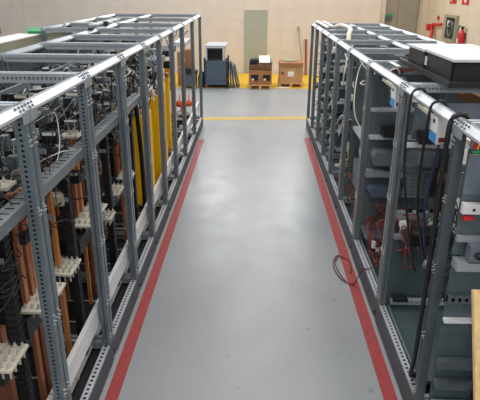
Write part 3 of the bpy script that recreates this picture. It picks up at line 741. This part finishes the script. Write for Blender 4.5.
for k, (x, y, z) in enumerate(((1.42, 3.98, 1.06), (1.40, 3.72, 1.22))):
    b = MB().tube([(x, y, z), (x+.02, y, z+.06)], .028, 10).tube([(x+.02, y, z+.06), (x+.03, y, z+.14)], .018, 8)
    tag(b.build('cable_connector', X['panel'], None, True), ('grey' if k == 0 else 'small grey')+' round connector at the end of a black cable, '+('lower' if k == 0 else 'upper')+' of two', 'connector')
# red wires out onto the floor
b = MB()
for k in range(6):
    R = random.Random(800+k)
    j = lambda s=.03: R.uniform(-s, s)
    b.tube(smooth_path([(1.45+j(), 4.45+j(.1), 1.0+j()), (1.44+j(), 4.62+j(.1), .88+j(.05)), (1.40+j(), 4.85+j(.08), .72+j(.05)), (1.42+j(), 5.0+j(.1), .8+j(.08)), (1.38+j(), 5.1+j(.05), .62+j(.06)), (1.36+j(.02), 5.25+j(.05), .45+j(.04)), (1.38, 5.4+j(.1), .32)], 5), .008, 6)
tag(b.build('wire_bundle', X['red_wire'], None, True), 'red wire bundle tangled inside foot of second right upright', 'wires', None, 'stuff')
b = MB()
for k in range(2):
    o = .03*k
    b.tube(smooth_path([(1.38, 5.30, .40), (1.30, 5.36, .285), (1.25, 5.42-o, .26), (1.21, 5.46, .12), (1.17, 5.5-o, .018), (1.05+o, 5.6, .016), (1.0+o, 5.95, .016), (1.09, 6.2-o, .016), (1.2, 6.1, .016), (1.215, 5.95-o, .016), (1.18, 5.75, .016)], 6), .006, 6)
tag(b.build('wire_loop', X['rust_wire'], None, True), 'thin dark red wire loop spilling over red tape onto aisle floor', 'wires', None, 'stuff')
# wooden plank
b = MB().bar((1.305, 2.13, .262), (1.303, 2.775, 1.57), .042, .032)
tag(b.build('wood_plank', X['wood']), 'pale timber plank leaning inside the nearest bay of right row', 'plank')

# ------------------------------------------------------------------ far wall goods
c = thing('storage_bin', 'blue-grey steel storage bin standing on yellow zone by the wall', 'bin', (-1.28, 18.6, 0))
box('body', X['cabinet_blue'], c, -1.66, -.90, 18.25, 18.95, .12, .90)
MB().box(-1.67, -.89, 18.24, 18.96, .84, .88).build('rim', X['slate'], c)
box('rib', X['slate'], c, -1.66, -.90, 18.235, 18.25, .28, .31)
for x in (-1.68, -.93):
    for y in (18.22, 18.93): box('leg', X['black'], c, x, x+.05, y, y+.05, 0, 1.0)
box('skid', X['black'], c, -1.6, -.95, 18.5, 18.9, .04, .12)
e = thing('metal_enclosure', 'open grey sheet metal enclosure stacked on the blue bin', 'box', (-1.3, 18.7, .905))
MB().box(-1.62, -1.57, 18.28, 19.4, .905, 1.30).box(-1.06, -1.01, 18.28, 19.4, .905, 1.30).box(-1.62, -1.01, 18.28, 19.4, 1.30, 1.34).build('shell', X['steel_light'], e)
MB().prism([(-1.66, 18.3), (-.97, 18.3), (-.90, 19.6), (-1.60, 19.6)], 2, 1.341, 1.38).build('lid', X['steel_light'], e)
box('back_plate', X['black'], e, -1.57, -1.06, 18.7, 18.72, .91, 1.18)
box('inner_plate', X['slate'], e, -1.57, -1.06, 18.75, 18.77, .91, 1.32)
for k in range(4):
    x0 = -.82+.095*k; x1 = -.855+.05*k
    a = MB().prism([(x0, .0), (x0+.03, .0), (x1+.03, .86-.05*k), (x1, .86-.05*k)], 1, 18.3+.04*k, 18.95+.05*k)
    tag(a.build('sheet_panel', X[('panel', 'steel_dark', 'steel', 'slate')[k]]), ('grey sheet leaning against blue bin, closest to it', 'dark sheet leaning by blue bin, second from it', 'light sheet leaning by blue bin, third from it', 'slate sheet leaning by blue bin, outermost of four')[k], 'panel', 'sheets leaning by the bin')
def pallet(name, label, x0, x1, y0, y1, n=3):
    p = thing(name, label, 'pallet', ((x0+x1)/2, (y0+y1)/2, 0))
    for k in range(3):
        x = x0+(x1-x0-.09)*k/2
        for yy in (y0, (y0+y1)/2-.05, y1-.1): box('block', X['pallet'], p, x, x+.09, yy, yy+.1, .02, .10)
        box('runner', X['pallet'], p, x, x+.09, y0, y1, .0, .02)
    for k in range(5):
        y = y0+(y1-y0-.12)*k/4; box('slat', X['pallet'], p, x0, x1, y, y+.12, .10, .14)
    return p
pallet('pallet', 'wooden pallet under brown crate with two handholds', -.20, .58, 18.22, 19.2)
c = thing('wooden_crate', 'brown open crate with two dark handholds on left pallet', 'crate', (.2, 18.7, .14))
b = MB().box(-.19, .57, 18.26, 18.29, .142, .26).box(-.19, -.12, 18.26, 18.29, .26, .46).box(.12, .28, 18.26, 18.29, .26, .46).box(.52, .57, 18.26, 18.29, .26, .46).box(-.19, .57, 18.26, 18.29, .46, .60)
b.build('front_board', X['carton'], c)
MB().box(-.19, -.16, 18.29, 19.15, .142, .60).box(.54, .57, 18.29, 19.15, .142, .60).box(-.16, .54, 19.12, 19.15, .142, .60).build('side_board', X['carton_dark'], c)
for x in (-.12, .28):
    h = box('handhold', X['black'], c, x, x+.24, 18.30, 18.31, .26, .46)
    MB().box(x+.02, x+.10, 18.285, 18.30, .27, .33).build('foam_piece', X['paper'], h)
c2 = thing('crate_collar', 'dark brown open collar stacked on the crate with handholds', 'crate', (.2, 18.7, .60))
MB().box(-.19, .57, 18.42, 18.45, .601, .76).box(-.19, -.16, 18.45, 19.15, .601, .82).box(.54, .57, 18.45, 19.15, .601, .82).box(-.16, .54, 19.12, 19.15, .601, .85).build('wall_board', X['carton_dark'], c2)
each('rim', X['tan'], c2, (.55, .60, 18.4, 19.2, .82, .86), (.0, .57, 19.12, 19.17, .86, .89))
MB().box(-.16, .54, 18.46, 19.11, .601, .62).build('bottom', X['carton_dark'], c2)
MB().box(-.16, .54, 18.46, 19.11, .62, .72).build('packing', X['carton_dark'], c2)
sh = MB().obox((.33, 18.80, .90), (.36, .55, .02), Matrix.Rotation(.30, 3, 'X')).build('white_sheet', X['paper'])
tag(sh, 'white board tilted inside the top of the brown crate', 'board')
m = thing('black_device', 'black device with grey knobs lying on top left of brown crate', 'device', (-.02, 18.8, .80))
MB().box(-.16, .10, 18.6, 18.95, .722, .90).build('body', X['black'], m)
each('knob', X['panel'], m, (-.12, -.04, 18.65, 18.75, .90, .95), (.0, .07, 18.7, 18.85, .90, .96))
pallet('pallet', 'wooden pallet under tan carton near the red-brown pole', .82, 1.66, 18.65, 19.6)
c = thing('carton', 'tan cardboard carton with white label on right pallet', 'carton', (1.23, 19.1, .14))
MB().box(.84, 1.62, 18.68, 19.5, .142, .66).build('body', X['carton_tan'], c)
MB().box(.83, 1.63, 18.66, 19.55, .66, .80).build('lid', X['carton'], c)
box('label', X['paper'], c, 1.12, 1.32, 18.675, 18.68, .35, .52)
MB().box(.90, 1.0, 18.675, 18.68, .40, .5).build('tape_mark', X['carton_dark'], c)
each('strap', X['tan'], c, (.86, .875, 18.67, 18.68, .142, .66), (1.5, 1.515, 18.67, 18.68, .142, .66))
tag(MB().box(.95, 1.45, 19.0, 19.4, .802, .84).build('flat_parcel', X['tan']), 'flat grey parcel lying on lid of tan carton', 'parcel')
tag(MB().prism([(.72, 18.40), (1.02, 18.36), (1.22, 18.5), (1.18, 18.6), (.85, 18.6)], 2, .004, .02).build('paper_sheet', X['paper']), 'crumpled white paper lying on yellow zone before the tan carton', 'paper')
b = MB().tube([(1.86, 21.3, .005), (1.64, 21.74, 1.72)], .022, 8).tube([(1.65, 21.72, 1.66), (1.635, 21.75, 1.76)], .04, 8)
tag(b.build('long_pole', X['tan']), 'thin grey pole with thicker tip leaning on the far wall', 'pole')
b = MB().tube([(1.97, 21.35, .005), (1.95, 21.72, 1.30)], .045, 8)
tag(b.build('long_pole', X['pole_red']), 'red-brown pole leaning on far wall beside right cabinet row', 'pole')
c = thing('cardboard_box', 'brown cardboard sheet box standing behind far end of left row', 'carton', (-2.4, 19.0, 0))
MB().box(-2.62, -2.42, 18.7, 19.3, 0, 1.12).box(-2.42, -2.18, 18.9, 19.3, 0, 1.18).build('body', X['carton'], c)
MB().box(-2.62, -2.42, 18.69, 18.7, .6, .66).build('strap', X['tan'], c)
c = thing('tool_trolley', 'dark blue trolley with black top behind far end of left row', 'trolley', (-2.15, 18.45, 0))
MB().box(-2.36, -1.94, 18.2, 18.62, .08, .46).build('body', X['cabinet_blue'], c)
MB().box(-2.38, -1.92, 18.18, 18.64, .46, .56).box(-2.30, -2.0, 18.24, 18.6, .56, .64).build('top', X['black'], c)
for x in (-2.34, -2.0):
    for y in (18.24, 18.54): MB().tube([(x, y, .04), (x+.04, y, .04)], .04, 10).build('wheel', X['black'], c)
c = thing('black_bag', 'black bag slumped on floor between trolley and blue bin', 'bag', (-1.8, 18.5, 0))
b = MB().tube(smooth_path([(-1.80, 18.5, .0), (-1.80, 18.5, .2), (-1.79, 18.5, .42), (-1.77, 18.5, .52)], 4), [.10]*4+[.11]*4+[.09]*4+[.03], 10); b.build('body', X['black'], c, True)
MB().tube(smooth_path([(-1.84, 18.45, .45), (-1.8, 18.44, .6), (-1.74, 18.45, .45)], 4), .012, 6).build('handle', X['rubber'], c, True)

# ------------------------------------------------------------------ fire equipment on the side wall
XW = 6.45
def sign(label, y, kind):
    s = thing('fire_sign', label, 'sign', (XW, y, 2.7), 'red fire signs')
    box('plate', X['red'], s, XW-.012, XW, y-.30, y+.30, 2.70, 3.30)
    b = MB()
    if kind == 'hose':
        b.tube([(XW-.0135, y+.14*math.cos(a), 2.98+.14*math.sin(a)) for a in [j*math.pi/8 for j in range(17)]], .016, 5)
        b.box(XW-.016, XW-.012, y-.03, y+.03, 2.95, 3.01).box(XW-.016, XW-.012, y+.12, y+.16, 2.76, 2.98)
    else:
        b.box(XW-.016, XW-.012, y-.07, y+.07, 2.76, 3.08).box(XW-.016, XW-.012, y-.03, y+.03, 3.08, 3.15).box(XW-.016, XW-.012, y-.1, y+.05, 3.15, 3.18)
    b.build('pictogram', X['paper'], s)
    return s
sign('red square fire hose sign on side wall above the hose cabinet', 19.05, 'hose')
sign('red square extinguisher sign on side wall above the extinguisher', 17.95, 'ext')
p = thing('hydrant_pipe', 'red hydrant pipe and valve on side wall left of hose cabinet', 'hydrant', (XW-.15, 20.5, .6))
MB().tube([(XW-.15, 20.45, .6), (XW-.15, 20.45, 1.98)], .06, 10).tube([(XW-.15, 20.45, 1.96), (XW-.15, 19.50, 2.03)], .05, 10).build('pipe', X['red'], p, True)
MB().box(XW-.25, XW-.07, 20.55, 20.85, 1.74, 1.96).build('valve_box', X['red'], p)
MB().box(XW-.05, XW-.03, 20.2, 20.36, 2.14, 2.26).build('small_plate', X['red'], p)
c = thing('hose_cabinet', 'tan wall cabinet with dark window holding a fire hose', 'cabinet', (XW, 18.9, 1.6))
MB().box(XW-.10, XW, 19.22, 19.46, 1.55, 2.36).box(XW-.10, XW, 18.30, 18.36, 1.55, 2.36).box(XW-.10, XW, 18.36, 19.22, 2.28, 2.36).box(XW-.10, XW, 18.36, 19.22, 1.55, 1.62).box(XW-.03, XW, 18.36, 19.22, 1.62, 2.28).build('case', X['tan'], c)
box('window', X['glass'], c, XW-.08, XW-.07, 18.36, 19.22, 1.62, 2.28)
b = MB().tube([(XW-.085, 18.75+.22*math.cos(a), 1.93+.22*math.sin(a)) for a in [j*math.pi/10 for j in range(21)]], .035, 8)
b.build('hose_reel', X['slate'], c, True)
MB().box(XW-.095, XW-.08, 18.9, 19.06, 1.98, 2.18).build('sticker', X['paper'], c)
x = thing('fire_extinguisher', 'red fire extinguisher hung on side wall beside hose cabinet', 'extinguisher', (XW-.12, 17.50, 1.45))
pr = [(0.0, 1.42), (.09, 1.42), (.095, 1.5), (.095, 1.85), (.07, 1.93), (.035, 1.97), (.03, 2.0)]
MB().tube([(XW-.12, 17.55, z) for r_, z in pr], [max(r_, .01)*1.15 for r_, z in pr], 14).build('cylinder', X['red'], x, True)
MB().box(XW-.15, XW-.09, 17.51, 17.59, 2.0, 2.06).box(XW-.14, XW-.1, 17.41, 17.65, 2.06, 2.085).build('valve', X['black'], x)
MB().tube(smooth_path([(XW-.12, 17.59, 2.03), (XW-.14, 17.76, 2.1), (XW-.15, 17.80, 1.95), (XW-.17, 17.72, 1.75)], 5), .016, 7).build('hose', X['rubber'], x, True)
box('label', X['paper'], x, XW-.235, XW-.225, 17.51, 17.59, 1.6, 1.72)
MB().box(XW-.02, XW, 17.50, 17.60, 1.7, 1.9).build('bracket', X['black'], x)
s = thing('exit_box', 'small dark box with green top on the grey gate behind right row', 'sign', (4.98, 22.2, 2.0))
box('body', X['slate'], s, 4.86, 5.24, 22.12, 22.22, 2.0, 2.14)
box('green_face', X['green'], s, 4.85, 5.25, 22.11, 22.22, 2.14, 2.22)
tag(MB().box(-10.05, -9.9, YW-.06, YW-.004, 1.42, 1.62).box(-10.01, -9.94, YW-.08, YW-.06, 1.48, 1.56).build('call_point', X['red']), 'small red fire call point on far wall at left edge', 'call point')
